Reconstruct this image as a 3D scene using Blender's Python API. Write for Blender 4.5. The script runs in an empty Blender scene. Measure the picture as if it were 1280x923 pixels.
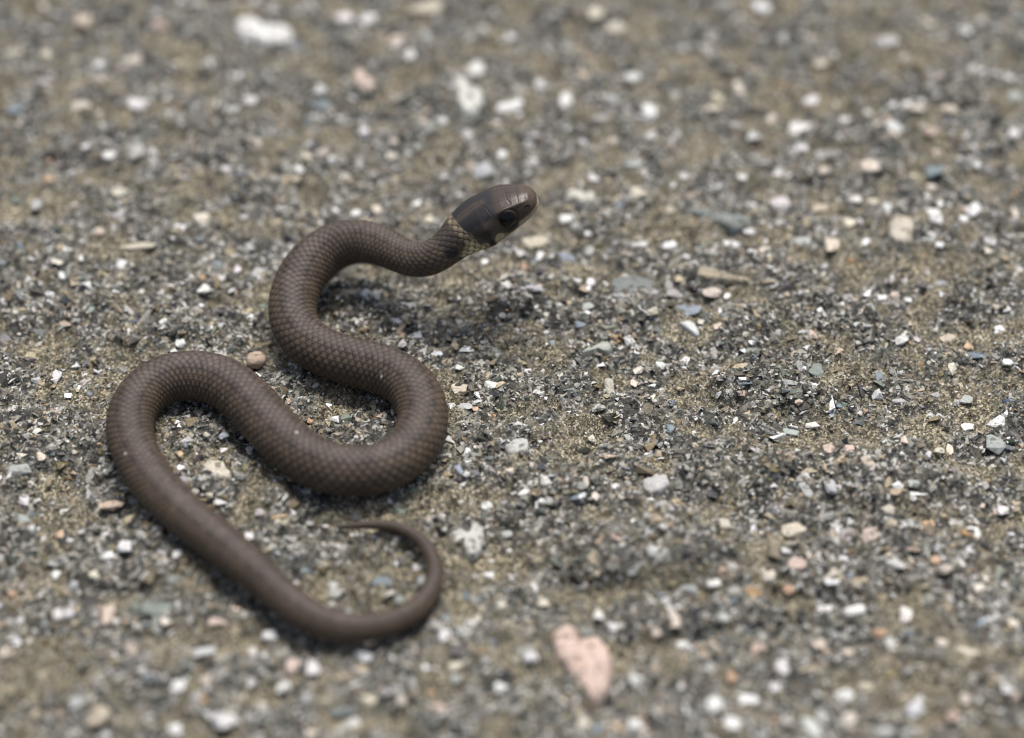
import bpy, bmesh, math, random
import numpy as np
from mathutils import Vector, Matrix

R = math.radians
MM = 0.001
rng = np.random.default_rng(11)
random.seed(11)
sc = bpy.context.scene
col = sc.collection

# ------------------------------------------------------------------ camera
PITCH = R(42)                    # the lens looks down at this angle
DIST = 260.0                     # mm from the lens to the ground in the middle of the frame
FIELD = 106.0                    # mm of width seen at that distance
FW = np.array([0.0, math.cos(PITCH), -math.sin(PITCH)])
RT = np.array([1.0, 0.0, 0.0])
UP = np.array([0.0, math.sin(PITCH), math.cos(PITCH)])
CAM = -FW * DIST
cam_d = bpy.data.cameras.new('camera')
cam_d.sensor_width = 36.0
cam_d.lens = 36.0 * DIST / FIELD
cam_d.clip_start = 0.01
cam_d.clip_end = 60.0
cam_d.dof.use_dof = True
cam_d.dof.focus_distance = 0.2562
cam_d.dof.aperture_fstop = 10.5
cam_d.dof.aperture_blades = 0
cam = bpy.data.objects.new('camera', cam_d)
col.objects.link(cam)
cam.location = Vector(CAM * MM)
cam.rotation_euler = (math.pi / 2 - PITCH, 0, 0)
sc.camera = cam

# ------------------------------------------------------------------ sky, sun, exposure
SUN_EL, SUN_AZ = 70.0, 15.0      # azimuth clockwise from +Y
w = bpy.data.worlds.new('World')
sc.world = w
w.use_nodes = True
nt = w.node_tree
nt.nodes.clear()
sky = nt.nodes.new('ShaderNodeTexSky')
sky.sky_type = 'NISHITA'
sky.sun_disc = False
sky.sun_elevation = R(SUN_EL)
sky.sun_rotation = R(SUN_AZ)
sky.air_density = 1.0
sky.dust_density = 4.0
hs = nt.nodes.new('ShaderNodeHueSaturation')
hs.inputs['Saturation'].default_value = 0.75
bg = nt.nodes.new('ShaderNodeBackground')
bg.inputs['Strength'].default_value = 0.062
out = nt.nodes.new('ShaderNodeOutputWorld')
nt.links.new(sky.outputs[0], hs.inputs['Color'])
nt.links.new(hs.outputs[0], bg.inputs['Color'])
nt.links.new(bg.outputs[0], out.inputs['Surface'])
sun_d = bpy.data.lights.new('sun', 'SUN')
sun_d.energy = 1.5
sun_d.angle = R(24)
sun_d.color = (1.0, 0.975, 0.94)
sun = bpy.data.objects.new('sun', sun_d)
col.objects.link(sun)
sdir = Vector((math.sin(R(SUN_AZ)) * math.cos(R(SUN_EL)), math.cos(R(SUN_AZ)) * math.cos(R(SUN_EL)), math.sin(R(SUN_EL))))
sun.rotation_euler = sdir.to_track_quat('Z', 'Y').to_euler()
sun.location = sdir * 2
sc.view_settings.view_transform = 'Standard'
sc.view_settings.look = 'None'
sc.view_settings.exposure = 1.22
sc.view_settings.gamma = 1.0
sc.view_settings.use_curve_mapping = False
sc.cycles.use_denoising = True
sc.cycles.filter_width = 1.1
sc.cycles.max_bounces = 6
sc.cycles.diffuse_bounces = 3
sc.cycles.glossy_bounces = 3

# ------------------------------------------------------------------ helpers
KPX = FIELD / 1280.0
def px_dir(x, y):
    x = np.asarray(x, float); y = np.asarray(y, float)
    return (FW[None] * DIST + RT[None] * ((x - 640.0) * KPX).reshape(-1, 1) + UP[None] * ((461.5 - y) * KPX).reshape(-1, 1))
def px_at(x, y, z=0.0):
    """points (mm) where the sight lines through photo pixels meet the height z (mm) above the pavement"""
    d = px_dir(x, y)
    t = (np.asarray(z, float) - CAM[2]) / d[:, 2]
    return CAM[None] + d * t.reshape(-1, 1)
def sstep(a, b, x):
    t = np.clip((x - a) / (b - a), 0, 1)
    return t * t * (3 - 2 * t)

NT, PERIOD = 1024, 180.0         # tileable noise fields, mm
fx = np.fft.fftfreq(NT, PERIOD / NT)
FR = np.sqrt(fx[:, None] ** 2 + fx[None, :] ** 2)
def field(lam, spread=0.45, seed=0):
    """band-passed gaussian noise with features about lam mm across, unit variance"""
    g = np.random.default_rng(seed).standard_normal((NT, NT))
    lf = np.log(np.maximum(FR, 1e-6) * lam)
    F = np.exp(-(lf / spread) ** 2 / 2)
    F[0, 0] = 0
    a = np.fft.ifft2(np.fft.fft2(g) * F).real
    return a / a.std()
def samp(a, x, y):
    u = (np.asarray(x) / PERIOD * NT) % NT; v = (np.asarray(y) / PERIOD * NT) % NT
    i = np.floor(u).astype(int); j = np.floor(v).astype(int)
    fu = u - i; fv = v - j
    i %= NT; j %= NT; i1 = (i + 1) % NT; j1 = (j + 1) % NT
    return a[i, j] * (1 - fu) * (1 - fv) + a[i1, j] * fu * (1 - fv) + a[i, j1] * (1 - fu) * fv + a[i1, j1] * fu * fv
N_BIG, N_MID, N_SML, N_FIN = field(30, .4, 1), field(9, .5, 2), field(2.6, .5, 3), field(0.9, .5, 4)
N_SAND, N_EDGE = field(11, .6, 5), field(2.2, .6, 6)

# raised lumps of coarse dark aggregate: photo x, y, width, height (px), turn, rise (mm)
LUMPS = [(800, 690, 190, 62, -6, 1.0), (985, 478, 190, 60, -12, 0.9), (925, 590, 120, 46, -8, 0.8), (620, 372, 130, 42, 4, 0.8),
         (205, 402, 120, 32, 6, 0.8), (262, 150, 110, 56, 0, 0.5), (800, 372, 130, 46, 4, 0.6), (40, 380, 90, 50, 4, 0.7),
         (640, 480, 120, 50, 10, 0.5), (1110, 600, 150, 60, -4, 0.6), (470, 380, 110, 70, 0, 0.5), (1030, 390, 130, 50, 10, 0.7),
         (1240, 360, 100, 60, 0, 0.6), (690, 600, 90, 70, 30, 0.5), (150, 690, 150, 60, 10, 0.6), (1100, 700, 240, 60, -8, 0.6),
         (240, 545, 70, 50, 0, 0.4), (960, 800, 160, 60, 0, 0.5), (440, 540, 80, 40, 0, 0.4), (70, 560, 120, 70, 10, 0.5),
         (720, 430, 150, 34, 5, 0.5), (1080, 160, 150, 50, 0, 0.5), (560, 130, 120, 60, 0, 0.4), (880, 770, 190, 30, -8, 0.6)]
# hollows filled with ochre grit
SAND = [(150, 455, 110, 70, -20), (500, 720, 130, 80, 0), (870, 95, 120, 36, 0), (720, 545, 60, 100, 20), (1065, 470, 110, 46, -25),
        (1200, 480, 110, 50, -20), (600, 690, 170, 40, -4), (800, 732, 190, 24, -8), (1010, 545, 60, 40, 0), (1170, 330, 130, 60, 0),
        (1110, 60, 160, 90, 20), (870, 290, 130, 40, 8), (570, 350, 80, 40, 0), (70, 600, 60, 40, 0), (40, 840, 140, 70, 0),
        (250, 795, 140, 30, 0), (690, 440, 70, 40, 0), (470, 650, 120, 40, 0), (1230, 420, 110, 40, 0), (60, 250, 120, 50, 0),
        (1130, 860, 170, 60, 0), (1010, 120, 150, 60, 0), (740, 340, 110, 40, 10)]
def _blobs(lst):
    o = []
    for b in lst:
        c = px_at([b[0]], [b[1]])[0]
        o.append((c[0], c[1], b[2] * KPX / 2, b[3] * KPX / 2 / math.sin(PITCH), -R(b[4])) + tuple(b[5:]))
    return o
LUMPS_W, SAND_W = _blobs(LUMPS), _blobs(SAND)
def blob_d(b, x, y, e):
    c, s = math.cos(b[4]), math.sin(b[4])
    dx, dy = x - b[0], y - b[1]
    return np.sqrt(((c * dx + s * dy) / b[2]) ** 2 + ((-s * dx + c * dy) / b[3]) ** 2) + e
def ground(x, y):
    """height (mm) and grit share of the pavement at x, y (mm)"""
    x = np.asarray(x, float); y = np.asarray(y, float)
    e = 0.17 * samp(N_EDGE, x, y)
    h = 0.38 * samp(N_BIG, x, y) + 0.30 * samp(N_MID, x, y) + 0.17 * samp(N_SML, x, y) + 0.07 * samp(N_FIN, x, y)
    s = sstep(-0.2, 1.3, samp(N_SAND, x, y) - 0.35 * samp(N_MID, x, y))
    for b in LUMPS_W:
        k = sstep(1.08, 0.9, blob_d(b, x, y, e))
        h = h + k * b[5] * 0.95; s = s * (1 - 0.85 * k)
    for b in SAND_W:
        k = sstep(1.2, 0.6, blob_d(b, x, y, e * 1.6))
        h = h - 0.32 * k; s = np.maximum(s, k)
    return h - 0.25, s

# ------------------------------------------------------------------ materials
def new_mat(name):
    m = bpy.data.materials.new(name)
    m.use_nodes = True
    t = m.node_tree
    p = t.nodes['Principled BSDF']
    return m, t, p
def nd(t, kind, **kw):
    n = t.nodes.new(kind)
    for k, v in kw.items():
        setattr(n, k, v)
    return n
def mixc(t, fac, a, b, blend='MIX'):
    n = nd(t, 'ShaderNodeMix', data_type='RGBA', blend_type=blend)
    for sock, v in ((n.inputs[0], fac), (n.inputs[6], a), (n.inputs[7], b)):
        if isinstance(v, bpy.types.NodeSocket):
            t.links.new(v, sock)
        elif isinstance(v, tuple):
            sock.default_value = v + (1.0,) if len(v) == 3 else v
        else:
            sock.default_value = v
    return n.outputs[2]
def noise(t, vec, scale, detail=3.0, rough=0.55):
    n = nd(t, 'ShaderNodeTexNoise')
    n.inputs['Scale'].default_value = scale
    n.inputs['Detail'].default_value = detail
    n.inputs['Roughness'].default_value = rough
    t.links.new(vec, n.inputs['Vector'])
    return n.outputs['Fac']
def ramp(t, fac, stops):
    n = nd(t, 'ShaderNodeValToRGB')
    cr = n.color_ramp
    while len(cr.elements) < len(stops):
        cr.elements.new(0.5)
    for e, (p, c) in zip(cr.elements, stops):
        e.position = p; e.color = tuple(c) + (1.0,)
    t.links.new(fac, n.inputs[0])
    return n.outputs[0]
def bump(t, p, h, dist, strength=1.0):
    b = nd(t, 'ShaderNodeBump')
    b.inputs['Strength'].default_value = strength
    b.inputs['Distance'].default_value = dist
    t.links.new(h, b.inputs['Height'])
    t.links.new(b.outputs[0], p.inputs['Normal'])

def mat_pavement():
    m, t, p = new_mat('weathered_pavement')
    geo = nd(t, 'ShaderNodeNewGeometry').outputs['Position']
    at = nd(t, 'ShaderNodeAttribute', attribute_name='grit')
    v1 = nd(t, 'ShaderNodeTexVoronoi'); v1.inputs['Scale'].default_value = 2300.0
    v2 = nd(t, 'ShaderNodeTexVoronoi'); v2.inputs['Scale'].default_value = 4600.0
    n1 = noise(t, geo, 260.0, 6.0, 0.65)
    wob = nd(t, 'ShaderNodeTexNoise'); wob.inputs['Scale'].default_value = 1500.0
    t.links.new(geo, wob.inputs['Vector'])
    off = nd(t, 'ShaderNodeVectorMath', operation='MULTIPLY_ADD')
    t.links.new(wob.outputs['Color'], off.inputs[0]); off.inputs[1].default_value = (0.0004,) * 3
    t.links.new(geo, off.inputs[2])
    for v in (v1, v2):
        t.links.new(off.outputs[0], v.inputs['Vector'])
    sep1 = nd(t, 'ShaderNodeSeparateColor'); t.links.new(v1.outputs['Color'], sep1.inputs[0])
    sep2 = nd(t, 'ShaderNodeSeparateColor'); t.links.new(v2.outputs['Color'], sep2.inputs[0])
    dark = ramp(t, sep1.outputs[0], [(0.0, (.014, .014, .012)), (.35, (.045, .044, .036)), (.65, (.12, .116, .10)), (.88, (.28, .272, .24)), (.97, (.58, .57, .54))])
    sand = ramp(t, sep2.outputs[1], [(0.0, (.024, .022, .014)), (.4, (.112, .099, .064)), (.75, (.26, .230, .155)), (1.0, (.55, .50, .39))])
    nm = ramp(t, n1, [(.3, (.5, .5, .5)), (.7, (1.35, 1.3, 1.2))])
    c = mixc(t, at.outputs['Fac'], dark, sand)
    c = mixc(t, 1.0, c, nm, 'MULTIPLY')
    t.links.new(c, p.inputs['Base Color'])
    p.inputs['Roughness'].default_value = 0.6
    p.inputs['Specular IOR Level'].default_value = 0.4
    h = nd(t, 'ShaderNodeMath', operation='ADD')
    t.links.new(sep2.outputs[2], h.inputs[0]); t.links.new(noise(t, geo, 3500.0, 4.0), h.inputs[1])
    bump(t, p, h.outputs[0], 0.00026, 1.0)
    return m
def mat_grains():
    m, t, p = new_mat('mineral_grains')
    geo = nd(t, 'ShaderNodeNewGeometry').outputs['Position']
    at = nd(t, 'ShaderNodeAttribute', attribute_name='col')
    v = ramp(t, noise(t, geo, 3800.0, 4.0, 0.65), [(.28, (.45, .44, .42)), (.62, (1.15, 1.15, 1.15)), (.8, (1.5, 1.5, 1.45))])
    t.links.new(mixc(t, 1.0, at.outputs['Color'], v, 'MULTIPLY'), p.inputs['Base Color'])
    t.links.new(at.outputs['Alpha'], p.inputs['Roughness'])
    p.inputs['Specular IOR Level'].default_value = 0.5
    bump(t, p, noise(t, geo, 5200.0, 3.0), 0.00009, 0.8)
    return m
def mat_stone():
    m, t, p = new_mat('crushed_stone')
    geo = nd(t, 'ShaderNodeNewGeometry').outputs['Position']
    oi = nd(t, 'ShaderNodeObjectInfo')
    v = ramp(t, noise(t, geo, 1500.0, 6.0, 0.7), [(.25, (.55, .52, .47)), (.45, (.95, .94, .92)), (.75, (1.15, 1.15, 1.15))])
    c = mixc(t, 1.0, oi.outputs['Color'], v, 'MULTIPLY')
    v2 = nd(t, 'ShaderNodeTexVoronoi'); v2.inputs['Scale'].default_value = 1900.0
    t.links.new(geo, v2.inputs['Vector'])
    sp = nd(t, 'ShaderNodeSeparateColor'); t.links.new(v2.outputs['Color'], sp.inputs[0])
    dirt = ramp(t, sp.outputs[0], [(.88, (0, 0, 0)), (.92, (.7, .7, .7))])
    c = mixc(t, dirt, c, (.09, .075, .045))
    t.links.new(c, p.inputs['Base Color'])
    p.inputs['Roughness'].default_value = 0.42
    p.inputs['Specular IOR Level'].default_value = 0.5
    bump(t, p, noise(t, geo, 1900.0, 6.0, 0.65), 0.00035, 1.0)
    return m
def mat_skin():
    m, t, p = new_mat('snake_skin')
    geo = nd(t, 'ShaderNodeNewGeometry').outputs['Position']
    at = nd(t, 'ShaderNodeAttribute', attribute_name='col')
    v = ramp(t, noise(t, geo, 3000.0, 3.0, 0.6), [(.25, (.8, .8, .8)), (.75, (1.18, 1.16, 1.12))])
    t.links.new(mixc(t, 1.0, at.outputs['Color'], v, 'MULTIPLY'), p.inputs['Base Color'])
    t.links.new(at.outputs['Alpha'], p.inputs['Roughness'])
    p.inputs['Specular IOR Level'].default_value = 0.3
    bump(t, p, noise(t, geo, 9000.0, 2.0), 0.00002, 0.6)
    return m
def mat_eye(name, c, rough):
    m, t, p = new_mat(name)
    tc = nd(t, 'ShaderNodeNewGeometry').outputs['Position']
    v = ramp(t, noise(t, tc, 7000.0, 3.0), [(.3, tuple(x * .6 for x in c)), (.7, tuple(x * 1.4 for x in c))])
    t.links.new(v, p.inputs['Base Color'])
    p.inputs['Roughness'].default_value = rough
    p.inputs['Specular IOR Level'].default_value = 0.1
    p.inputs['Coat Weight'].default_value = 0.3
    p.inputs['Coat Roughness'].default_value = 0.04
    return m
M_PAVE, M_GRAIN, M_STONE, M_SKIN = mat_pavement(), mat_grains(), mat_stone(), mat_skin()
M_IRIS, M_PUPIL = mat_eye('eye_iris', (.028, .022, .010), .25), mat_eye('eye_pupil', (.004, .004, .004), .12)

def mesh_np(name, V, F, mat, attrs=None, smooth=True):
    """mesh from arrays: V (n,3) metres, F (m,3 or 4) indices"""
    me = bpy.data.meshes.new(name)
    k = F.shape[1]
    me.vertices.add(len(V)); me.loops.add(F.size); me.polygons.add(len(F))
    me.vertices.foreach_set('co', np.ascontiguousarray(V, np.float32).ravel())
    me.loops.foreach_set('vertex_index', np.ascontiguousarray(F, np.int32).ravel())
    me.polygons.foreach_set('loop_start', np.arange(0, F.size, k, dtype=np.int32))
    me.update(calc_edges=True)
    me.polygons.foreach_set('use_smooth', np.full(len(F), smooth))
    for nm, arr in (attrs or {}).items():
        if arr.ndim == 1:
            a = me.attributes.new(nm, 'FLOAT', 'POINT'); a.data.foreach_set('value', arr.astype(np.float32))
        else:
            a = me.attributes.new(nm, 'FLOAT_COLOR', 'POINT'); a.data.foreach_set('color', arr.astype(np.float32).ravel())
    me.materials.append(mat)
    me.validate()
    return me
def link(name, me, parent=None):
    o = bpy.data.objects.new(name, me)
    col.objects.link(o)
    o.parent = parent
    return o

# ------------------------------------------------------------------ the pavement: one sheet, fine where the lens looks, wide to the horizon
def axis(a, b, step, far):
    c = list(np.arange(a, b + step / 2, step))
    lo, hi, d = [], [], step
    x = a
    while x > -far:
        d *= 1.28; x -= d; lo.append(x)
    x, d = b, step
    while x < far:
        d *= 1.28; x += d; hi.append(x)
    return np.array(lo[::-1] + c + hi)
ax, ay = axis(-78, 78, 0.29, 20000), axis(-58, 88, 0.29, 20000)
GX, GY = np.meshgrid(ax, ay, indexing='ij')
GH, GS = ground(GX.ravel(), GY.ravel())
edge = np.maximum(np.maximum(np.abs(GX.ravel()) - 78, -58 - GY.ravel()), np.maximum(GY.ravel() - 88, 0))
fade = 1 - sstep(0, 25, edge)
GH = GH * fade
GS = GS * fade + 0.4 * (1 - fade)
nx, ny = len(ax), len(ay)
idx = np.arange(nx * ny).reshape(nx, ny)
F = np.stack([idx[:-1, :-1], idx[1:, :-1], idx[1:, 1:], idx[:-1, 1:]], -1).reshape(-1, 4)
V = np.stack([GX.ravel(), GY.ravel(), GH], -1) * MM
pavement = link('pavement', mesh_np('pavement', V, F, M_PAVE, {'grit': GS}))
pavement['kind'] = 'structure'
pavement['label'] = 'weathered grey brown concrete pavement of exposed grit and crushed stone'
pavement['category'] = 'pavement'

# ------------------------------------------------------------------ crushed stones
def hull_template(n, seed, flat=0.7, jag=0.25):
    """angular convex chip inside the unit ball"""
    r = np.random.default_rng(seed)
    p = r.standard_normal((n, 3))
    p /= np.linalg.norm(p, axis=1, keepdims=True)
    p = np.sign(p) * np.abs(p) ** 0.75
    p *= (1 - jag * r.random((n, 1)))
    p[:, 2] *= flat
    bm = bmesh.new()
    for q in p:
        bm.verts.new(q)
    res = bmesh.ops.convex_hull(bm, input=bm.verts[:])
    bmesh.ops.delete(bm, geom=[g for g in res['geom_interior'] if isinstance(g, bmesh.types.BMVert)], context='VERTS')
    bmesh.ops.triangulate(bm, faces=bm.faces[:])
    bmesh.ops.recalc_face_normals(bm, faces=bm.faces[:])
    bm.verts.index_update()
    V = np.array([v.co[:] for v in bm.verts]); F = np.array([[v.index for v in f.verts] for f in bm.faces])
    bm.free()
    V = (V - (V.max(0) + V.min(0)) / 2)
    V[:, :2] /= np.abs(V[:, :2]).max(0)
    return V, F

PAL = {'W': (.74, .73, .70), 'C': (.62, .56, .46), 'G': (.42, .42, .40), 'B': (.23, .26, .29), 'P': (.56, .45, .37), 'O': (.50, .34, .21),
       'K': (.035, .036, .036), 'N': (.23, .25, .23), 'T': (.34, .27, .15)}
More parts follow.
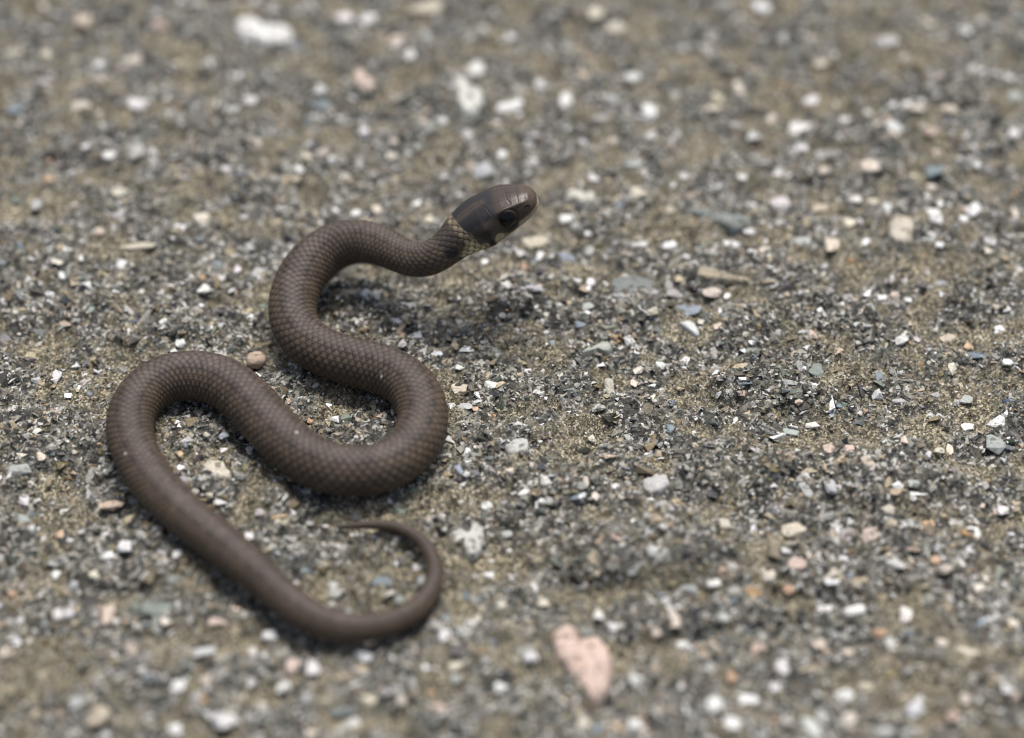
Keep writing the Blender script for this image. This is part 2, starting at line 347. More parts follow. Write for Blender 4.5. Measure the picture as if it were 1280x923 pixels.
# stones read off the photograph: x y width height turn colour
CAT = """103 24 22 30 0 P;56 8 11 11 0 C;200 34 20 14 -20 P;250 4 22 12 0 G;17 65 24 15 0 C;58 71 14 12 0 C;130 60 12 14 0 G;168 74 25 16 0 C;150 86 13 11 0 P;222 75 17 15 0 C
125 82 11 10 0 W;125 100 13 11 0 C;55 101 29 12 20 G;100 130 40 28 0 C;170 128 31 22 40 W;18 136 22 19 0 B;312 123 18 15 0 W;293 140 12 15 20 G;136 194 17 12 0 W;62 200 9 11 0 O
107 183 10 8 0 W;60 222 20 12 20 O;282 211 15 9 0 W;232 223 16 8 0 G;20 171 11 9 0 C;213 141 12 9 0 G;170 190 20 22 0 G;430 22 24 22 0 W;460 27 20 22 0 W;540 14 60 16 -25 C
498 47 20 18 0 P;514 67 16 16 0 W;532 42 18 13 0 G;455 100 22 38 -20 P;596 88 24 26 0 W;585 170 13 13 0 W;395 130 36 20 15 B;640 132 38 22 0 W;618 150 19 11 0 C;530 152 15 11 0 C
550 148 16 12 -10 W;456 164 12 10 0 W;493 175 13 13 0 C;489 195 14 14 0 C;522 185 11 17 10 G;402 191 19 12 0 C;384 197 12 9 0 C;371 213 22 16 0 W;604 218 27 20 -20 G;556 221 11 9 0 W
432 222 12 8 0 C;450 205 9 16 0 G;628 195 11 11 0 W;320 178 15 13 0 C;745 16 22 18 0 C;769 36 24 20 20 C;953 7 24 18 0 W;907 4 20 10 0 G;673 106 13 13 0 W;708 123 16 28 5 W
792 96 20 17 0 W;730 93 20 14 0 P;765 125 14 22 -30 G;809 140 28 26 20 W;814 170 14 18 10 G;753 149 27 13 10 G;762 172 27 13 20 C;665 170 33 11 5 G;795 203 29 14 -15 G;924 110 22 19 0 C
895 119 17 12 15 C;940 176 20 16 0 W;888 157 13 11 0 W;890 140 20 9 5 C;742 222 15 13 0 W;856 222 9 9 0 W;925 225 18 10 0 W;980 112 16 16 0 O;1013 128 22 16 -10 W;1045 130 13 13 0 C
1000 159 47 20 -5 W;1055 150 13 11 0 W;964 148 12 11 0 C;1095 157 13 11 0 C;1118 155 25 15 25 W;1168 161 27 15 20 P;1134 130 13 14 20 W;1145 143 19 9 10 C;1188 138 22 12 25 C;1002 188 17 13 20 W
1034 197 33 14 5 G;1088 208 25 18 0 C;1118 188 20 13 0 K;1170 207 26 25 10 B;1222 207 13 13 0 W;1268 165 15 16 20 W;1205 40 18 18 0 W;1108 55 32 16 0 G;1160 28 17 15 0 C;1027 80 17 15 0 C
1255 93 19 13 0 G;1175 88 13 13 0 C;1270 118 19 18 0 G;970 217 21 12 15 W;1030 219 15 12 0 C;1175 182 19 12 0 P;149 240 23 14 0 C;251 270 22 20 0 C;307 269 17 11 -20 W;151 269 19 8 0 G
45 256 15 20 0 G;125 292 15 13 0 P;173 310 46 12 -8 C;155 328 20 9 35 W;85 314 12 10 0 W;71 328 17 9 25 C;80 345 12 12 0 W;108 357 13 9 0 W;104 324 12 8 0 W;254 362 17 13 -10 W
253 348 9 8 0 O;271 333 10 13 0 B;297 338 11 13 0 W;225 285 14 8 10 W;313 312 13 13 0 G;160 388 20 10 35 G;204 402 11 9 0 W;253 397 9 7 0 W;226 430 13 13 0 W;277 407 10 6 0 G
68 233 15 8 0 O;80 404 18 12 0 P;115 388 10 9 0 N;708 272 18 17 0 W;800 240 25 16 0 C;778 257 21 12 15 B;838 259 15 12 0 C;676 322 11 13 0 W;735 312 15 20 0 G;708 320 27 18 0 B
838 308 18 13 10 W;655 333 9 12 0 O;665 352 15 13 0 N;668 365 25 11 15 G;738 355 11 13 0 W;757 356 8 8 0 W;772 371 19 8 0 G;815 365 20 11 -5 G;735 382 16 11 -10 G;726 404 15 13 -20 B
816 385 15 14 10 C;842 367 18 13 0 G;890 370 25 16 -10 C;909 371 10 9 0 W;860 389 36 18 -5 B;876 403 8 10 20 C;898 408 14 8 -20 P;776 446 12 11 0 C;748 456 15 11 -10 W;767 422 11 6 0 T
682 415 9 9 0 W;683 430 6 10 0 W;938 290 18 11 -15 W;955 312 16 11 0 C;976 254 26 24 0 W;1068 248 19 12 20 W;1067 278 25 14 -10 C;1041 308 19 28 10 C;1001 304 25 17 0 G;1083 303 11 10 0 W
1217 262 25 17 -30 W;1168 275 16 22 -10 W;1175 307 12 8 0 W;1160 300 19 7 0 G;1238 301 14 12 0 W;1237 314 11 9 0 C;1205 275 13 10 0 W;1020 260 33 14 -5 P;1092 252 17 11 0 C;1165 235 13 9 0 C
1032 362 26 10 15 G;1083 368 12 12 0 W;1103 372 13 9 -30 W;1118 369 15 10 0 P;1135 375 11 10 20 W;1060 376 16 13 20 G;1076 389 11 13 0 C;1180 352 21 10 -5 G;1127 423 17 16 -10 W;1147 426 9 9 0 G
1185 422 24 13 -30 P;1211 434 11 11 30 O;1249 411 15 13 0 W;1017 410 15 12 20 P;1268 268 9 13 -10 C;1190 458 9 11 0 C;1022 458 18 20 20 N;613 481 17 11 0 W;582 508 18 11 0 G;594 512 8 9 0 O
628 552 9 11 0 G;749 511 22 12 -5 G;815 500 7 14 15 C;826 458 13 11 0 W;798 463 14 11 0 C;793 481 10 11 0 P;840 536 14 13 0 B;763 571 22 7 3 P;684 600 17 17 0 W;731 603 10 17 0 C
728 620 10 8 0 W;745 622 10 12 0 C;653 620 18 11 10 W;609 634 15 14 0 W;630 629 8 8 30 G;583 593 9 9 0 W;574 588 8 13 -20 B;637 590 12 10 0 C;684 620 14 14 0 G;849 605 14 17 0 N
830 635 26 24 0 G;791 652 13 9 10 W;633 665 13 19 -25 G;740 550 10 12 -20 C;763 521 12 7 -10 K;738 528 9 8 0 K;575 485 22 15 0 C;925 468 14 9 10 K;928 475 10 5 0 W;990 478 38 9 8 G
1099 471 12 14 0 B;1190 463 11 15 10 C;1258 460 14 12 20 W;1207 502 17 13 20 G;1210 532 17 13 0 W;1082 514 9 10 0 O;1137 514 11 11 -20 G;1128 502 34 7 0 G;1040 518 8 12 0 B;989 540 20 13 0 G
1016 533 20 9 5 W;1036 560 17 15 0 P;1062 560 14 13 20 P;1085 584 14 22 -20 C;1173 568 14 15 0 C;1187 562 9 14 -20 C;1130 551 9 11 0 P;1152 570 11 9 30 O;1244 558 28 24 20 G;1172 492 18 11 -10 G
1008 607 12 24 -20 G;1038 609 18 22 0 G;1122 607 15 11 20 W;1142 604 16 12 0 G;1146 619 27 5 0 W;1110 637 18 17 0 C;1138 655 13 17 0 G;1159 657 20 13 10 O;1255 640 18 15 10 W;1224 632 14 10 20 P
1217 664 17 19 0 W;902 655 27 18 15 C;992 662 30 20 0 C;1058 675 22 24 20 G;1088 668 21 19 0 P;1200 697 17 20 -15 W;1140 684 25 9 0 P;1170 700 13 13 0 O;1182 715 21 13 -35 C;960 708 23 20 10 C
998 706 27 18 0 P;1014 695 11 9 0 P;1040 716 21 13 -10 C;1065 718 13 12 0 B;70 470 13 17 10 W;45 477 12 11 0 G;85 496 9 8 0 W;46 527 16 8 -5 C;36 538 12 10 0 P;47 540 12 8 0 C
28 570 14 10 -15 C;51 571 14 12 0 C;25 586 30 15 0 G;30 625 13 17 -10 W;27 648 21 15 0 G;81 639 13 10 0 W;140 636 32 14 -10 P;132 667 11 11 0 W;75 669 12 12 0 O;157 683 20 16 20 W
280 565 9 9 0 W;226 569 8 8 0 O;226 586 9 8 20 W;232 602 20 11 -10 G;243 615 12 8 0 C;262 620 9 8 0 C;278 632 23 9 -5 W;280 546 13 11 20 B;259 544 9 8 0 C;312 672 13 12 0 W
345 643 28 7 0 O;325 636 13 13 0 G;352 652 19 9 0 C;388 655 10 8 0 G;68 719 16 13 20 W;15 743 13 12 0 O;73 768 14 16 0 W;86 766 14 16 0 W;25 775 10 14 0 G;8 778 20 12 0 G
9 816 17 17 0 C;33 803 13 11 0 C;164 816 20 19 0 P;136 695 15 11 0 W;117 720 11 13 -20 C;93 732 11 11 0 G;185 716 21 11 0 W;190 760 58 22 0 N;135 770 16 32 0 P;255 815 32 12 0 W
316 815 13 15 0 W;222 695 12 11 0 W;273 780 27 11 0 P;208 778 13 11 0 C;177 840 11 13 0 G;223 858 18 16 0 W;258 852 14 14 0 C;245 870 18 17 0 G;282 900 32 28 -30 W;122 895 24 30 20 P
95 878 16 17 0 G;218 912 18 17 0 W;303 732 11 10 0 C;218 725 19 12 0 N;370 726 17 14 10 W;365 833 18 22 0 P;392 835 19 26 0 W;338 795 21 14 10 W;455 820 23 14 -10 W;355 862 19 13 0 W
385 875 15 14 0 G;463 875 22 16 0 C;483 861 17 12 0 G;441 905 20 18 0 W;425 913 17 16 0 G;500 873 15 13 0 C;545 780 17 15 0 G;557 793 16 18 0 W;523 708 17 11 0 W;527 726 12 15 0 G
598 772 16 18 0 C;582 790 21 11 0 G;611 720 13 11 10 W;627 757 15 11 0 C;570 832 19 13 -10 C;570 850 13 13 0 G;625 857 25 18 -25 W;548 885 21 13 0 P;430 890 33 11 -10 B;418 740 25 20 20 G
413 765 13 11 -10 C;435 770 11 15 0 G;478 727 25 16 0 B;500 748 17 16 0 N;390 918 17 13 0 C;667 734 12 17 0 W;680 755 17 11 15 C;749 775 15 15 20 W;768 786 18 16 -10 W;843 776 19 24 10 C
822 785 15 16 0 P;893 730 20 12 -10 W;862 737 21 14 15 G;905 775 15 12 0 W;880 816 13 14 0 P;852 806 19 12 0 W;853 860 14 16 20 W;795 852 18 18 10 W;665 822 20 14 10 W;797 908 26 19 0 W
730 906 18 17 0 C;893 883 21 22 0 W;936 877 38 19 20 W;920 903 33 19 -5 W;914 848 13 14 0 O;945 810 24 14 0 P;918 745 19 15 0 G;1032 758 24 16 -5 W;1068 765 28 14 -25 W;1135 770 21 23 0 W
1101 792 20 16 15 O;1023 805 18 15 0 C;1060 816 13 12 0 P;1044 795 13 11 0 G;1178 803 15 12 0 C;1215 818 42 11 25 C;980 832 26 25 0 W;968 858 19 14 0 W;1056 870 24 20 0 W;1082 860 18 16 0 C
1062 899 19 17 0 C;1015 910 25 30 0 W;1105 915 26 20 0 G;1140 914 29 17 30 W;1193 892 18 16 0 P;1206 874 20 12 35 C;1260 860 17 15 0 W;1268 870 14 13 0 P;1186 749 13 11 0 W;1225 735 15 11 -10 C
986 744 15 13 -20 O;1040 730 21 10 0 W;1005 728 15 11 15 G;1266 780 13 12 0 C;1240 758 13 9 0 G;440 322 9 7 0 G;470 372 11 14 -20 W;575 460 12 9 0 W;430 520 20 10 0 N;418 525 12 9 0 W;411 508 10 7 -20 W
476 520 12 11 0 P;367 508 11 9 0 B;388 527 9 9 0 O;497 526 8 7 0 C;521 420 14 10 0 W;503 430 11 11 0 G;503 420 9 9 0 O;545 440 18 10 10 W;470 260 20 18 30 C;535 275 18 12 0 C;520 255 14 10 0 W;445 268 12 9 0 W"""
STONES = []
for ln in CAT.replace('\n', ';').split(';'):
    a = ln.split()
    STONES.append((float(a[0]), float(a[1]), float(a[2]), float(a[3]), float(a[4]), a[5]))
STONES.sort(key=lambda s: -s[2] * s[3])

templates = [hull_template(18 + (k % 3) * 3, 100 + k, flat=0.62) for k in range(14)]
stone_meshes = []
for k, (tv, tf) in enumerate(templates):
    stone_meshes.append(mesh_np('stone', tv, tf, M_STONE, smooth=False))
def stone_place(s):
    x, y, pw, ph, rot, key = s
    g = px_at([x], [y])[0]
    h0, _ = ground([g[0]], [g[1]])
    rise = 0.30 * min(pw, ph) * KPX                    # how far the stone stands out of the pavement
    g = px_at([x], [y + 0.0], [h0[0] + rise * 0.35])[0]
    d = np.linalg.norm(g - CAM) / DIST
    a = pw * KPX * d / 2
    b = max(ph * KPX * d - rise * math.cos(PITCH), 0.55 * ph * KPX * d) / math.sin(PITCH) / 2
    c = np.array(PAL[key]) * random.uniform(.82, 1.15) + np.array([random.uniform(-.02, .02) for _ in range(3)])
    return g, a, b, rise, R(-rot), np.clip(c, .02, .8)
n_stone = 0
rest, FOOT = [], []
for i, s in enumerate(STONES):
    g, a, b, rise, rot, c = stone_place(s)
    FOOT.append((g[0], g[1], a, b, rot))
    if n_stone >= 285:
        rest.append((g, a, b, rise, rot, c)); continue
    o = link('stone', stone_meshes[i % len(stone_meshes)], pavement)
    h0, _ = ground([g[0]], [g[1]])
    o.location = Vector((g[0], g[1], h0[0] + rise * 0.2)) * MM
    o.rotation_euler = (random.uniform(-.15, .15), random.uniform(-.15, .15), rot)
    o.scale = (a * MM, b * MM, max(rise, 0.25) * 1.3 * MM)
    o.color = tuple(c) + (1.0,)
    n_stone += 1

POLY = []
def outline_stone(name, poly, rise, c, parent, seed=0, crease=None, n=56):
    """a stone with a traced plan: rings step up from a buried foot to a low uneven top; rise in mm"""
    P = np.array(poly, float)
    g0 = px_at(P[:, 0], P[:, 1])
    hm = float(ground(g0[:, 0], g0[:, 1])[0].mean())
    W = px_at(P[:, 0], P[:, 1], np.full(len(P), hm))[:, :2]
    Q = np.vstack([W, W[:1]])
    L = np.r_[0, np.cumsum(np.linalg.norm(np.diff(Q, axis=0), axis=1))]
    t = np.linspace(0, L[-1], n, endpoint=False)
    E = np.stack([np.interp(t, L, Q[:, 0]), np.interp(t, L, Q[:, 1])], -1)
    for _ in range(2):
        E = 0.5 * E + 0.25 * (np.roll(E, 1, 0) + np.roll(E, -1, 0))
    cen = E.mean(0)
    V = []
    rings = [(1.04, -0.9), (1.0, 0.05), (0.94, 0.62), (0.82, 0.88), (0.6, 0.98), (0.3, 1.0)]
    for k, z in rings:
        q = cen + (E - cen) * k
        nz = 0.18 * samp(N_SML, q[:, 0] + seed * 7, q[:, 1]) + 0.12 * samp(N_FIN, q[:, 0], q[:, 1] + seed)
        zz = hm + rise * (z + nz * (z > 0.1))
        if crease is not None:
            A, B = px_at([crease[0], crease[2]], [crease[1], crease[3]], hm)[:, :2]
            d = B - A; tt = np.clip(((q - A) @ d) / (d @ d), 0, 1)
            zz = zz - rise * 0.5 * np.exp(-(np.linalg.norm(q - A - tt[:, None] * d, axis=1) / 0.28) ** 2) * (z > 0.1)
        V.append(np.c_[q, zz])
    V.append(np.array([[cen[0], cen[1], hm + rise]]))
    V = np.vstack(V)
    F = []
    for r in range(len(rings) - 1):
        for j in range(n):
            a_, b_ = r * n + j, r * n + (j + 1) % n
            F += [(a_, b_, b_ + n), (a_, b_ + n, a_ + n)]
    top = len(V) - 1
    for j in range(n):
        F.append(((len(rings) - 1) * n + j, (len(rings) - 1) * n + (j + 1) % n, top))
    F = np.array(F)
    if np.cross(E[1] - E[0], E[2] - E[1]) and (np.roll(E, -1, 0)[:, 0] * E[:, 1] - E[:, 0] * np.roll(E, -1, 0)[:, 1]).sum() > 0:
        F = F[:, ::-1]
    base = np.array([cen[0], cen[1], hm])
    POLY.append(E)
    o = link(name, mesh_np(name, (V - base) * MM, F, M_STONE), parent)
    o.location = Vector(base * MM)
    o.color = tuple(c) + (1.0,)
    return o
W_, C_, G_ = PAL['W'], PAL['C'], PAL['G']
for k, (poly, rise, c) in enumerate([
    ([(253, 580), (264, 577), (279, 578), (284, 588), (291, 596), (288, 601), (270, 600), (256, 590)], .45, (.62, .57, .47)),
    ([(293, 33), (303, 24), (318, 26), (328, 34), (352, 36), (366, 40), (366, 54), (350, 60), (325, 58), (302, 50)], .9, W_),
    ([(566, 99), (578, 98), (588, 112), (602, 118), (605, 132), (596, 146), (580, 146), (572, 130), (573, 118)], .9, (.66, .66, .6)),
    ([(856, 262), (872, 264), (890, 269), (910, 272), (930, 272), (941, 277), (936, 287), (915, 289), (898, 283), (876, 274), (860, 268)], .7, (.23, .255, .24)),
    ([(722, 445), (735, 437), (748, 430), (762, 430), (766, 436), (760, 443), (748, 439), (735, 444)], .5, (.42, .43, .38)),
    ([(848, 405), (858, 403), (868, 405), (875, 420), (871, 422), (858, 413)], .4, (.62, .63, .62)),
    ([(860, 340), (875, 337), (890, 341), (912, 346), (938, 350), (935, 355), (905, 352), (880, 349), (862, 345)], .5, (.42, .36, .26)),
    ([(630, 561), (640, 553), (650, 549), (661, 553), (660, 566), (648, 571), (636, 571)], .5, (.50, .50, .46)),
    ([(563, 668), (574, 656), (588, 650), (602, 656), (606, 668), (600, 690), (590, 698), (580, 690), (580, 674), (566, 684)], .5, (.55, .55, .50)),
    ([(801, 603), (812, 598), (834, 595), (838, 607), (826, 617), (815, 620), (806, 613)], .5, (.50, .49, .47)),
    ([(1113, 276), (1122, 271), (1136, 273), (1144, 284), (1138, 304), (1128, 310), (1112, 298), (1110, 286)], .7, (.55, .50, .41)),
    ([(755, 474), (767, 476), (768, 490), (773, 506), (766, 510), (760, 496), (755, 484)], .4, (.46, .44, .37)),
    ([(708, 240), (722, 242), (735, 248), (745, 243), (742, 256), (722, 255), (708, 250)], .6, (.60, .57, .49)),
    ([(650, 303), (662, 300), (680, 295), (688, 304), (676, 312), (656, 312)], .5, (.56, .50, .39)),
    ([(765, 348), (790, 345), (818, 350), (822, 366), (806, 376), (775, 378), (764, 362)], .3, (.19, .205, .195)),
    ]):
    outline_stone('stone', poly, rise, c, pavement, k)
    n_stone += 1
T4 = lambda p: [(640 + a / 4, 692 + b / 4) for a, b in p]
pink = outline_stone('stone_chip', T4([(195, 440), (225, 395), (290, 378), (322, 420), (350, 440), (420, 435), (470, 480), (497, 540), (492, 690), (440, 752), (380, 745),
                                       (350, 690), (300, 630), (268, 590), (220, 530), (208, 480)]), 1.15, (.66, .51, .43), None, 3,
                     crease=(640 + 255 / 4, 692 + 500 / 4, 640 + 345 / 4, 692 + 440 / 4), n=80)
pink['label'] = 'pale pink two lobed stone chip, the largest stone on the pavement'
pink['category'] = 'stone'

# the round pebble between the coils
tv, tf = hull_template(40, 77, flat=0.8, jag=0.06)
g = px_at([320], [447], [0.4])[0]
h0 = float(ground([g[0]], [g[1]])[0][0])
pebble = link('pebble', mesh_np('pebble', tv * np.array([1.05, 1.0, .8]) * MM, tf, M_STONE), None)
pebble.location = Vector((g[0], g[1], h0 + 0.55)) * MM
pebble.color = (.46, .35, .27, 1)
pebble['label'] = 'small round pinkish brown pebble lying between two coils of the snake'
pebble['category'] = 'pebble'

# ------------------------------------------------------------------ loose and embedded grit: far too many to count
gt = [hull_template(8 + k % 2, 300 + k, flat=0.75, jag=0.35) for k in range(20)]          # coarse
gt += [hull_template(6, 400 + k, flat=0.85, jag=0.3) for k in range(12)]                   # fine
def rot_mats(n, tilt):
    a = rng.uniform(0, 2 * np.pi, n); b = rng.normal(0, tilt, n); c = rng.normal(0, tilt, n)
    ca, sa, cb, sb, cc, sn = np.cos(a), np.sin(a), np.cos(b), np.sin(b), np.cos(c), np.sin(c)
    Z = np.zeros(n); O = np.ones(n)
    Rz = np.stack([ca, -sa, Z, sa, ca, Z, Z, Z, O], -1).reshape(n, 3, 3)
    Rx = np.stack([O, Z, Z, Z, cb, -sb, Z, sb, cb], -1).reshape(n, 3, 3)
    Ry = np.stack([cc, Z, sn, Z, O, Z, -sn, Z, cc], -1).reshape(n, 3, 3)
    return Rz @ Rx @ Ry
NC, NF = 46000, 112000
def scatter(m):
    y = rng.uniform(-57, 86, m * 2); x = rng.uniform(-78, 78, m * 2)
    ok = np.abs(x) < 46 + (y + 49) * 0.155 + 8
    return x[ok][:m], y[ok][:m]
xc, yc = scatter(NC); xf, yf = scatter(NF)
xx, yy = np.r_[xc, xf], np.r_[yc, yf]
fine = np.r_[np.zeros(len(xc), bool), np.ones(len(xf), bool)]
hh, ss = ground(xx, yy)
keep = rng.random(len(xx)) > np.where(fine, 0.15, 0.55) * ss
for (fx_, fy_, fa_, fb_, fr_) in FOOT:                  # no grit on top of the larger stones
    c_, s_ = math.cos(fr_), math.sin(fr_)
    m = (np.abs(xx - fx_) < 4) & (np.abs(yy - fy_) < 4)
    dx_, dy_ = xx[m] - fx_, yy[m] - fy_
    keep[m] &= ((c_ * dx_ + s_ * dy_) / fa_) ** 2 + ((-s_ * dx_ + c_ * dy_) / fb_) ** 2 > np.where(fine[m], 0.95, 0.72)
for E in POLY:
    m = np.where((xx > E[:, 0].min()) & (xx < E[:, 0].max()) & (yy > E[:, 1].min()) & (yy < E[:, 1].max()))[0]
    x1, y1 = E[:, 0][None], E[:, 1][None]
    x2, y2 = np.roll(x1, -1, 1), np.roll(y1, -1, 1)
    X_, Y_ = xx[m][:, None], yy[m][:, None]
    cr = ((y1 > Y_) != (y2 > Y_)) & (X_ < (x2 - x1) * (Y_ - y1) / (y2 - y1 + 1e-12) + x1)
    keep[m] &= cr.sum(1) % 2 == 0
xx, yy, hh, ss, fine = xx[keep], yy[keep], hh[keep], ss[keep], fine[keep]
n = len(xx)
size = np.where(fine, np.clip(np.exp(rng.normal(math.log(0.125), 0.3, n)), 0.06, 0.22),
                np.clip(np.exp(rng.normal(math.log(0.33), 0.45, n)), 0.15, 0.85)) * (1 - 0.2 * ss)      # half widths, mm
PALG = np.array([(.016, .017, .017), (.035, .037, .036), (.10, .105, .10), (.19, .195, .18), (.30, .30, .275), (.52, .51, .48), (.75, .75, .74),
                 (.40, .33, .22), (.22, .17, .09), (.14, .115, .062), (.46, .34, .25), (.44, .27, .13), (.15, .19, .23), (.15, .19, .16)])
w_dark = np.array([.20, .15, .09, .09, .12, .14, .12, .07, .03, .04, .012, .004, .04, .03])
w_sand = np.array([.05, .06, .08, .09, .10, .06, .04, .20, .18, .15, .02, .008, .01, .01])
cd, cs = np.cumsum(w_dark / w_dark.sum()), np.cumsum(w_sand / w_sand.sum())
u = rng.random(n)
pick = np.where(rng.random(n) < 0.34 + 0.52 * ss, np.searchsorted(cs, u), np.searchsorted(cd, u)).clip(0, len(PALG) - 1)
gc = PALG[pick] * rng.uniform(.75, 1.25, (n, 1)) + rng.normal(0, .006, (n, 3))
film = rng.random((n, 1)) ** 1.6 * 0.45                   # ochre dust on the grains
gc = gc * (1 - film) + np.array([.22, .19, .13]) * film
gr = np.where(rng.random(n) < 0.38, rng.uniform(.12, .28, n), rng.uniform(.35, .8, n))
el = rng.uniform(.6, 1.35, n)
S3 = np.stack([size * el, size / el, size * rng.uniform(.55, 1.0, n)], -1)
RM = rot_mats(n, .28)
zz = hh + S3[:, 2] * np.where(fine, rng.uniform(-.3, .5, n), rng.uniform(-1.0, -.2, n))
# the smaller stones read off the photograph join the grit
ex = [(g[0], g[1], g[2] + .1, a, b, max(rise, .2) * 1.1, rot, c) for g, a, b, rise, rot, c in rest]
if ex:
    xx = np.r_[xx, [e[0] for e in ex]]; yy = np.r_[yy, [e[1] for e in ex]]; zz = np.r_[zz, [e[2] for e in ex]]
    S3 = np.vstack([S3, [[e[3], e[4], e[5]] for e in ex]]); gc = np.vstack([gc, [e[7] for e in ex]]); gr = np.r_[gr, np.full(len(ex), .35)]
    RM = np.concatenate([RM, np.stack([np.array(Matrix.Rotation(e[6], 3, 'Z')) for e in ex])])
fine = np.r_[fine, np.zeros(len(ex), bool)]
n = len(xx)
gc = np.clip(gc, .012, .8)
kind = np.where(fine, rng.integers(20, 32, n), rng.integers(0, 20, n))
Vs, Fs, Cs, base = [], [], [], 0
for k, (tv, tf) in enumerate(gt):
    m = np.where(kind == k)[0]
    P = np.einsum('nij,nvj->nvi', RM[m], tv[None] * S3[m][:, None]) + np.stack([xx[m], yy[m], zz[m]], -1)[:, None]
    Vs.append(P.reshape(-1, 3))
    Fs.append((tf[None] + (np.arange(len(m)) * len(tv))[:, None, None]).reshape(-1, 3) + base)
    Cs.append(np.repeat(np.c_[gc[m], gr[m]], len(tv), axis=0))
    base += len(m) * len(tv)
grit = link('grit', mesh_np('grit', np.vstack(Vs) * MM, np.vstack(Fs), M_GRAIN, {'col': np.vstack(Cs)}, smooth=False), pavement)
grit['kind'] = 'stuff'

# ------------------------------------------------------------------ the snake
# photo x, y of the middle of the body, its width (px), height of its middle above the pavement (mm, None = lying on it)
PATH = [(421, 660, 5, .5), (440, 657, 8, .6), (465, 655, 11, None), (490, 656, 14, None), (513, 664, 16, None), (531, 678, 18, None), (542, 698, 20, None),
        (546, 720, 22, None), (539, 742, 25, None), (523, 762, 29, None), (498, 777, 32, None), (466, 786, 35, None), (432, 787, 38, None), (398, 777, 41, None),
        (366, 757, 44, None), (333, 728, 47, None), (299, 699, 50, None), (262, 669, 52, None), (226, 640, 54, None), (194, 607, 55, None), (171, 571, 56, None),
        (161, 534, 57, None), (168, 506, 58, None), (185, 485, 59, None), (212, 472, 61, None), (243, 469, 62, None), (273, 475, 63, None), (300, 492, 64, None),
        (322, 515, 64, None), (345, 541, 64, None), (374, 568, 64, None), (408, 586, 64, None), (449, 591, 63, None), (485, 584, 62, None), (512, 565, 62, None),
        (528, 538, 62, None), (528, 508, 62, None), (514, 482, 62, None), (486, 464, 61, None), (452, 455, 60, None), (420, 447, 59, None), (394, 436, 58, None),
        (374, 419, 58, 2.6), (365, 396, 58, 2.8), (367, 368, 59, 3.2), (380, 340, 60, 3.8), (403, 316, 59, 4.6), (434, 302, 56, 5.5), (464, 303, 52, 6.2),
        (489, 313, 47, 6.7), (509, 324, 43, 7.1), (527, 329, 42, 7.5), (545, 323, 42, 8.2), (561, 309, 44, 9.2), (577, 293, 46, 10.2), (596, 279, 46, 11.1),
        (618, 267, 46, 12.0), (641, 257, 46, 12.9), (671, 246, 46, 14.0)]
PA = np.array([(p[0], p[1], p[2]) for p in PATH], float)
Rmm = PA[:, 2] * KPX / 2
zc = np.array([(max(r * 0.93, .5) + 0.22) if p[3] is None else p[3] for p, r in zip(PATH, Rmm)])
CP = px_at(PA[:, 0], PA[:, 1], zc)
Rmm = Rmm * np.linalg.norm(CP - CAM, axis=1) / DIST
def catmull(P, m=40):
    Q = np.vstack([2 * P[0] - P[1], P, 2 * P[-1] - P[-2]])
    o = []
    for i in range(1, len(Q) - 2):
        t = np.linspace(0, 1, m, endpoint=False)[:, None]
        a, b, c, d = Q[i - 1], Q[i], Q[i + 1], Q[i + 2]
        o.append(0.5 * ((2 * b) + (c - a) * t + (2 * a - 5 * b + 4 * c - d) * t ** 2 + (-a + 3 * b - 3 * c + d) * t ** 3))
    o.append(P[-1:])
    return np.vstack(o)
D4 = catmull(np.c_[CP, Rmm])
def arc(P):
    return np.r_[0, np.cumsum(np.linalg.norm(np.diff(P[:, :3], axis=0), axis=1))]
s0 = arc(D4)
su = np.arange(0, s0[-1], 0.1)
D4 = np.stack([np.interp(su, s0, D4[:, k]) for k in range(4)], -1)
ker = np.exp(-(np.arange(-40, 41) / 16.0) ** 2 / 2); ker /= ker.sum()
pad = np.vstack([2 * D4[0] - D4[40:0:-1], D4, 2 * D4[-1] - D4[-2:-42:-1]])
D4 = np.stack([np.convolve(pad[:, k], ker, 'valid') for k in range(4)], -1)
s0 = arc(D4); TOTAL = s0[-1]
HEAD = [(0.0, .25, .10, -.45), (.08, .70, .50, -.80), (.25, 1.08, .80, -1.08), (.6, 1.46, 1.14, -1.36), (1.2, 1.80, 1.42, -1.62), (2.2, 2.12, 1.72, -1.92),
        (3.4, 2.44, 1.98, -2.20), (4.8, 2.72, 2.16, -2.42), (6.2, 2.84, 2.24, -2.52), (7.4, 2.70, 2.18, -2.42), (8.6, 2.38, 2.06, -2.18), (9.8, 2.06, 1.94, -1.98), (11.5, 1.88, 1.86, -1.86)]
HA = np.array(HEAD)
HLEN = 11.5
# ring stations: finer on the head, coarser on the thin tail
st = [0.02]
while st[-1] < TOTAL - 0.02:
    p = TOTAL - st[-1]
    r = np.interp(st[-1], s0, D4[:, 3])
    st.append(st[-1] + (max(0.012, min(0.055, p * .12)) if p < 10.5 else max(0.038, 0.034 * r)))
st = np.array(st[:-1] + [TOTAL - 0.004])
C = np.stack([np.interp(st, s0, D4[:, k]) for k in range(3)], -1)
RR = np.interp(st, s0, D4[:, 3])
RR *= np.clip(np.sqrt(np.clip(st / 0.6, 0, 1)), .12, 1)
T = np.gradient(D4[:, :3], s0, axis=0)
T = np.stack([np.interp(st, s0, T[:, k]) for k in range(3)], -1)
T /= np.linalg.norm(T, axis=1, keepdims=True)
Zv = np.array([0, 0, 1.0])
U = Zv[None] - (T @ Zv)[:, None] * T
U /= np.linalg.norm(U, axis=1, keepdims=True)
Sd = np.cross(T, U)
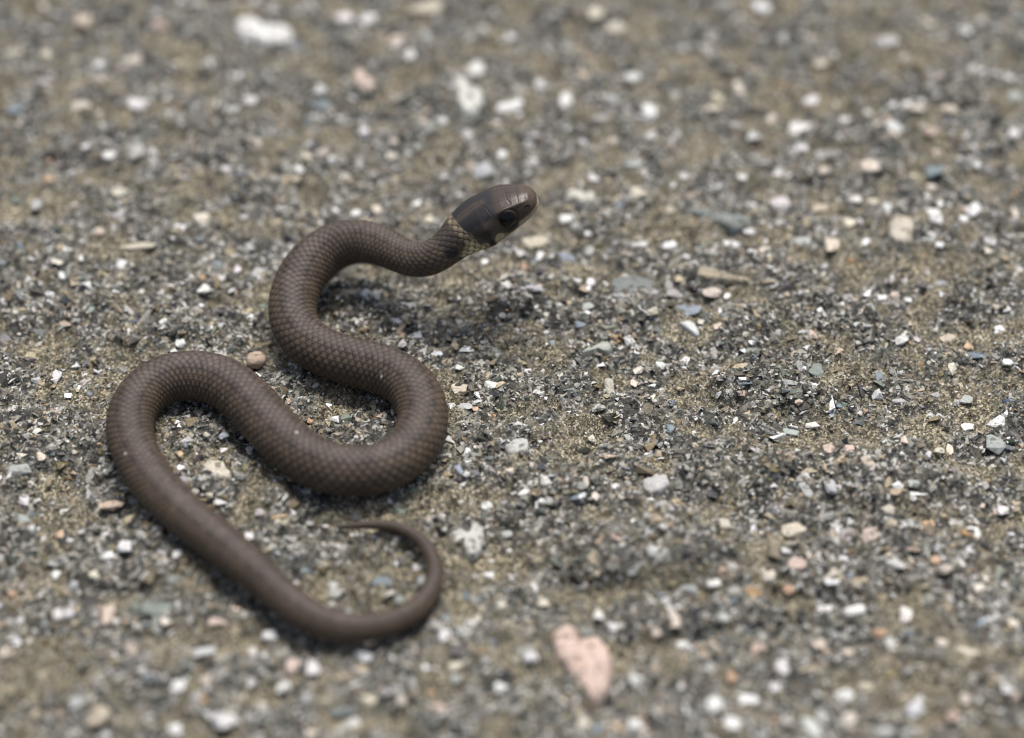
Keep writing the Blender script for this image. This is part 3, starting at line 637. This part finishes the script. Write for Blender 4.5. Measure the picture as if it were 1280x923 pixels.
# angles round the body: 0 on the back, dense above, sparse under the belly
ph = np.r_[np.linspace(-128, 128, 172), np.linspace(128, 232, 22)[1:-1]]
PHI = np.radians(ph)
pfs = TOTAL - st                                    # distance from the snout
hw, ht, hb = (np.interp(pfs, HA[:, 0], HA[:, k]) for k in (1, 2, 3))
kb = sstep(9.0, HLEN, pfs)                          # 0 head, 1 body
w_ = hw * (1 - kb) + RR * kb
t_ = ht * (1 - kb) + RR * kb
b_ = hb * (1 - kb) - RR * kb * np.where(pfs > 60, .93, 1)
ex_ = 2 / (2.0 + 0.55 * (1 - sstep(7.0, 10.5, pfs)) * sstep(0.2, 1.5, pfs))
sp_, cp_ = np.sin(PHI)[None], np.cos(PHI)[None]
X = w_[:, None] * np.sign(sp_) * np.abs(sp_) ** ex_[:, None]
Z = np.where(cp_ > 0, t_[:, None], -b_[:, None]) * np.sign(cp_) * np.abs(cp_) ** ex_[:, None]
nrm = np.stack([sp_ * np.ones_like(X), cp_ * np.ones_like(X)], -1)
# scale lattice
Lsc = 0.31 * np.maximum(RR, .35)
Lsc = np.where(pfs < 14, np.interp(pfs, [0, 9, 14], [.8, .8, 0.31 * RR.mean() * 1.0]), Lsc)
ph_u = np.r_[0, np.cumsum(np.diff(st) / (0.5 * (Lsc[1:] + Lsc[:-1])))]
ROW = 250.0 / 19
A_ = ph_u[:, None] / 1.0 + (ph[None] / ROW) / 2
B_ = ph_u[:, None] / 1.0 - (ph[None] / ROW) / 2
fa, fb = A_ % 1, B_ % 1
ia, ib = np.floor(A_).astype(np.int64), np.floor(B_).astype(np.int64)
lon = 1 - (fa + fb)                                 # -1 front, +1 rear tip of a scale
lat = fa - fb
ed = np.minimum(np.minimum(fa, 1 - fa), np.minimum(fb, 1 - fb))
rear = np.minimum(fa, fb)                           # 0 at the free rear edges
dors = 1 - sstep(118, 127, np.abs(np.where(ph > 180, ph - 360, ph)))[None]
knob = np.clip(1 - (lon + .08) ** 2 * 1.05 - lat ** 2 * 1.7, 0, 1) ** .75
hsc = 0.62 * knob + 0.38 * (0.3 + 0.7 * (lon * .5 + .5)) * sstep(0.0, 0.2, rear) + 0.16 * np.exp(-(lat / .11) ** 2) * sstep(0.05, .3, ed)
capm = np.zeros_like(X)
aphi = np.abs(np.where(ph > 180, ph - 360, ph))[None] * np.ones_like(X)
P2 = pfs[:, None] * np.ones_like(X)
# the head plates: smooth cap on top and sides, scales only behind it
rear_edge = 8.4 - 0.5 * sstep(20, 75, aphi) - 1.9 * sstep(90, 103, aphi)
capm = sstep(rear_edge + .10, rear_edge - .10, P2)
hsc_amp = 0.095 * np.clip(RR / 2.6, .25, 1)[:, None] * dors * (1 - capm)
# belly plates
vent = (ph_u[:, None] % 1)
bel = (1 - dors) * 0.03 * sstep(0, .2, vent) * (1 - capm)
# grooves between head plates, lines in (distance from snout, angle)
gro = np.zeros_like(X)
def seg(p0, a0, p1, a1, wd=.055, k=1.0):
    global gro
    sc_ = 0.043                                     # mm per degree of angle
    ax_, ay_ = P2 - p0, (aphi - a0) * sc_
    dx_, dy_ = p1 - p0, (a1 - a0) * sc_
    tt = np.clip((ax_ * dx_ + ay_ * dy_) / (dx_ * dx_ + dy_ * dy_ + 1e-9), 0, 1)
    dd = np.hypot(ax_ - tt * dx_, ay_ - tt * dy_)
    gro = np.maximum(gro, k * np.exp(-(dd / wd) ** 2))
seg(8.2, 0, 5.6, 0); seg(5.6, 0, 5.0, 17); seg(5.0, 17, 2.7, 15); seg(2.7, 15, 2.7, 0); seg(2.7, 0, 1.0, 0); seg(2.7, 15, 2.4, 40); seg(1.6, 0, 1.6, 44)
seg(5.0, 17, 4.7, 48); seg(4.7, 48, 4.75, 78); seg(4.7, 48, 7.4, 60); seg(4.75, 78, 6.3, 84); seg(6.3, 84, 6.4, 112); seg(.75, 0, .75, 60)
for pp in (1.0, 1.9, 2.7, 4.3, 5.3, 6.2):
    seg(pp, 100, pp + .1, 122, .05, .8)
seg(.3, 123, 3.5, 124, .07, 1.3); seg(3.5, 124, 7.2, 116, .07, 1.3)
seg(.6, 88, 2.4, 96, .05, .7); seg(2.4, 60, 2.4, 96, .05, .7); seg(1.55, 62, 1.6, 92, .05, .7)
nost = np.exp(-(((P2 - 1.0) / .17) ** 2 + ((aphi - 76) * .035 / .15) ** 2))
canth = 0.13 * np.exp(-((aphi - 50) / 9) ** 2) * sstep(.4, 1.2, P2) * sstep(5.6, 3.8, P2)
brow = 0.16 * np.exp(-(((P2 - 3.35) / .95) ** 2 + ((aphi - 52) / 10) ** 2))
EYP, EYA = 3.3, 78.0
sock = 0.22 * np.exp(-((((P2 - EYP) / 1.1) ** 2 + ((aphi - EYA) * .043 / 1.0) ** 2)) ** 2)
disp = hsc_amp * hsc * 1.25 + bel - 0.022 * gro * capm - 0.16 * nost + canth + brow - sock
X = X + nrm[..., 0] * disp; Z = Z + nrm[..., 1] * disp
V = C[:, None] + Sd[:, None] * X[..., None] + U[:, None] * Z[..., None]

# colours
rs = np.random.default_rng(5)
tab = rs.random((997,))
rid = tab[(ia * 131 + ib * 577) % 997]
colv = np.zeros(X.shape + (3,))
brown = np.array([.074, .057, .047]); side = np.array([.076, .055, .038]); dk = np.array([.034, .027, .024])
kd = sstep(14, 40, aphi)[..., None]
colv[:] = (brown * 1.08) * (1 - kd) + side * kd
sp = np.exp(-((aphi - 27) / 7.5) ** 2) * (0.35 + 0.65 * sstep(.1, .8, np.sin(ph_u[:, None] * 2 * np.pi / 3.2) * .5 + .5))
colv = colv * (1 - .7 * sp[..., None]) + dk * .8 * (.7 * sp[..., None])
toneS = samp(N_MID, st * 1.7, st * 0 + 3)[:, None, None]
colv *= (0.80 + 0.36 * rid[..., None]) * (1 + .05 * toneS)
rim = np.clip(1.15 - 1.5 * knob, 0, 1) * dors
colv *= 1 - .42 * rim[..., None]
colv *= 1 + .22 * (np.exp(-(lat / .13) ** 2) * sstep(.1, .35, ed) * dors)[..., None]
bl = (1 - dors)[..., None]
colv = colv * (1 - bl) + np.array([.17, .135, .11]) * bl
rough = np.full(X.shape, .60)
def blend(mask, c):
    global colv
    colv = colv * (1 - mask[..., None]) + np.array(c) * mask[..., None]
def spot(p, a, rp, ra, c, k=1.0, sharp=3):
    d = np.sqrt(((P2 - p) / rp) ** 2 + ((aphi - a) / ra) ** 2)
    blend(k * sstep(1 + 1 / sharp, 1 - 1 / sharp, d) * (P2 < 16), c)
scale_tone = (0.75 + 0.5 * rid)
# neck: darker, with a cream collar behind the cap and a black bar behind that
nk = sstep(16, 10, P2) * dors
blend(nk * .35, (.055, .042, .032))
spot(10.7, 66, .55, 22, (.012, .011, .010), .95)
spot(10.2, 116, .5, 14, (.02, .018, .016), .6)
spot(10.4, 20, .9, 40, (.035, .028, .024), .6)
cream = np.array([.46, .38, .23])
cm = np.maximum(sstep(1.15, .85, np.sqrt(((P2 - 8.6) / 1.65) ** 2 + ((aphi - 104) / 35) ** 2)), sstep(9.2, 8.9, P2) * sstep(8.1, 8.3, P2) * sstep(84, 70, aphi) * .38)
cm = cm * (1 - capm)
colv = colv * (1 - cm[..., None]) + (cream * (0.55 + .75 * rid[..., None]) * (1 - .8 * rim[..., None])) * cm[..., None]
# cap and face
mask = capm * sstep(122, 112, aphi)
blend(mask, (.060, .045, .035))
blend(mask * sstep(3.6, 4.6, P2) * sstep(58, 46, aphi), (.022, .020, .021))
blend(mask * np.exp(-(aphi / 7) ** 2) * sstep(4.6, 5.2, P2) * .6, (.085, .066, .050))
blend(mask * sstep(5.2, 6.4, P2) * np.exp(-((aphi - 56) / 8) ** 2) * .6, (.095, .070, .048))
spot(6.6, 82, .8, 12, (.014, .012, .011), .85)
spot(7.1, 50, .8, 26, (.016, .015, .016), .7)
blend(mask * sstep(2.6, .4, P2) * .5, (.095, .068, .048))
blend(capm * sstep(2.9, 2.2, P2) * sstep(100, 108, aphi), (.30, .235, .16))
blend(capm * sstep(108, 116, aphi) * sstep(4.2, 3.4, P2), (.36, .29, .21))
blend(capm * sstep(104, 112, aphi) * sstep(3.8, 4.4, P2), (.20, .15, .085))
spot(3.35, 112, .75, 15, (.012, .011, .010), .95)
spot(5.25, 106, .66, 11, (.40, .32, .21), .9, 4)
spot(6.45, 110, .42, 17, (.012, .011, .010), .97)
spot(EYP, EYA, 1.28, 29, (.022, .018, .013), .9)
spot(1.0, 76, .32, 9, (.015, .012, .010), .9)
blend(sstep(122, 130, aphi) * sstep(13, 9, P2), (.42, .33, .26))
blend(capm * np.clip(gro, 0, 1) * .4, (.012, .010, .009))
rough = np.where(capm > .5, .33, rough)
for (sx, sy) in ((157, 567), (477, 470), (371, 540)):              # specks of dust on the back
    d3 = V - CAM
    t3 = px_dir([sx], [sy])[0]; t3 = t3 / np.linalg.norm(t3)
    near = np.linalg.norm(d3 - (d3 @ t3)[..., None] * t3, axis=-1) + 1e3 * (aphi > 80)
    i0 = np.unravel_index(np.argmin(near), near.shape)
    blend(np.exp(-(np.linalg.norm(V - V[i0], axis=-1) / .17) ** 4), (.45, .42, .36))

nr, na = X.shape
idx = np.arange(nr * na).reshape(nr, na)
nxt = np.roll(idx, -1, axis=1)
F = np.stack([idx[:-1], nxt[:-1], nxt[1:], idx[1:]], -1).reshape(-1, 4)
e0 = V[0].mean(0); e1 = V[-1].mean(0) + T[-1] * .03
snake = bpy.data.objects.new('snake', None)
col.objects.link(snake)
ctr = np.array([C[:, 0].mean(), C[:, 1].mean(), 0.0])
snake.location = Vector(ctr * MM)
snake['label'] = 'small brown snake lying in S shaped coils with its head raised'
snake['category'] = 'snake'
VV = (V.reshape(-1, 3) - ctr) * MM
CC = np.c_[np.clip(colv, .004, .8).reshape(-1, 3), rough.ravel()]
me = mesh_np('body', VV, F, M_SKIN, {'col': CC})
bm = bmesh.new(); bm.from_mesh(me)
bm.verts.ensure_lookup_table()
bm.faces.new([bm.verts[i] for i in idx[0][::-1]]); bm.faces.new([bm.verts[i] for i in idx[-1]])
bmesh.ops.recalc_face_normals(bm, faces=bm.faces[:])
bm.to_mesh(me); bm.free()
body = link('body', me, snake)

# eyes
ir = int(np.argmin(np.abs(pfs - EYP)))
for sgn in (-1, 1):
    ja = int(np.argmin(np.abs(ph - sgn * EYA)))
    surf = V[ir, ja]
    outv = Sd[ir] * sgn * math.sin(R(EYA)) + U[ir] * (math.cos(R(EYA)) - .05) + T[ir] * .12
    outv /= np.linalg.norm(outv)
    def dome(r, cap, n1, n2):
        z = Vector(outv); q = z.to_track_quat('Z', 'Y').to_matrix()
        vs, fs = [], []
        for i in range(n1 + 1):
            th = R(cap) * i / n1
            for j in range(n2):
                a = 2 * math.pi * j / n2
                vs.append(q @ Vector((r * math.sin(th) * math.cos(a), r * math.sin(th) * math.sin(a), r * math.cos(th))))
        for i in range(n1):
            for j in range(n2):
                fs.append((i * n2 + j, (i + 1) * n2 + j, (i + 1) * n2 + (j + 1) % n2, i * n2 + (j + 1) % n2))
        return np.array([v[:] for v in vs]), np.array(fs)
    ev, ef = dome(1.16, 178, 24, 40)
    eye = link('eye', mesh_np('eye', ev * MM, ef, M_IRIS), snake)
    eye.location = Vector((surf - outv * .56 - U[ir] * .04 - ctr) * MM)
    pv, pf = dome(1.175, 45, 10, 40)
    pup = link('pupil', mesh_np('pupil', pv * MM, pf, M_PUPIL), eye)
print('stones', n_stone, 'grit', n, 'rings', nr, 'body quads', len(F), 'length mm', round(TOTAL, 1))
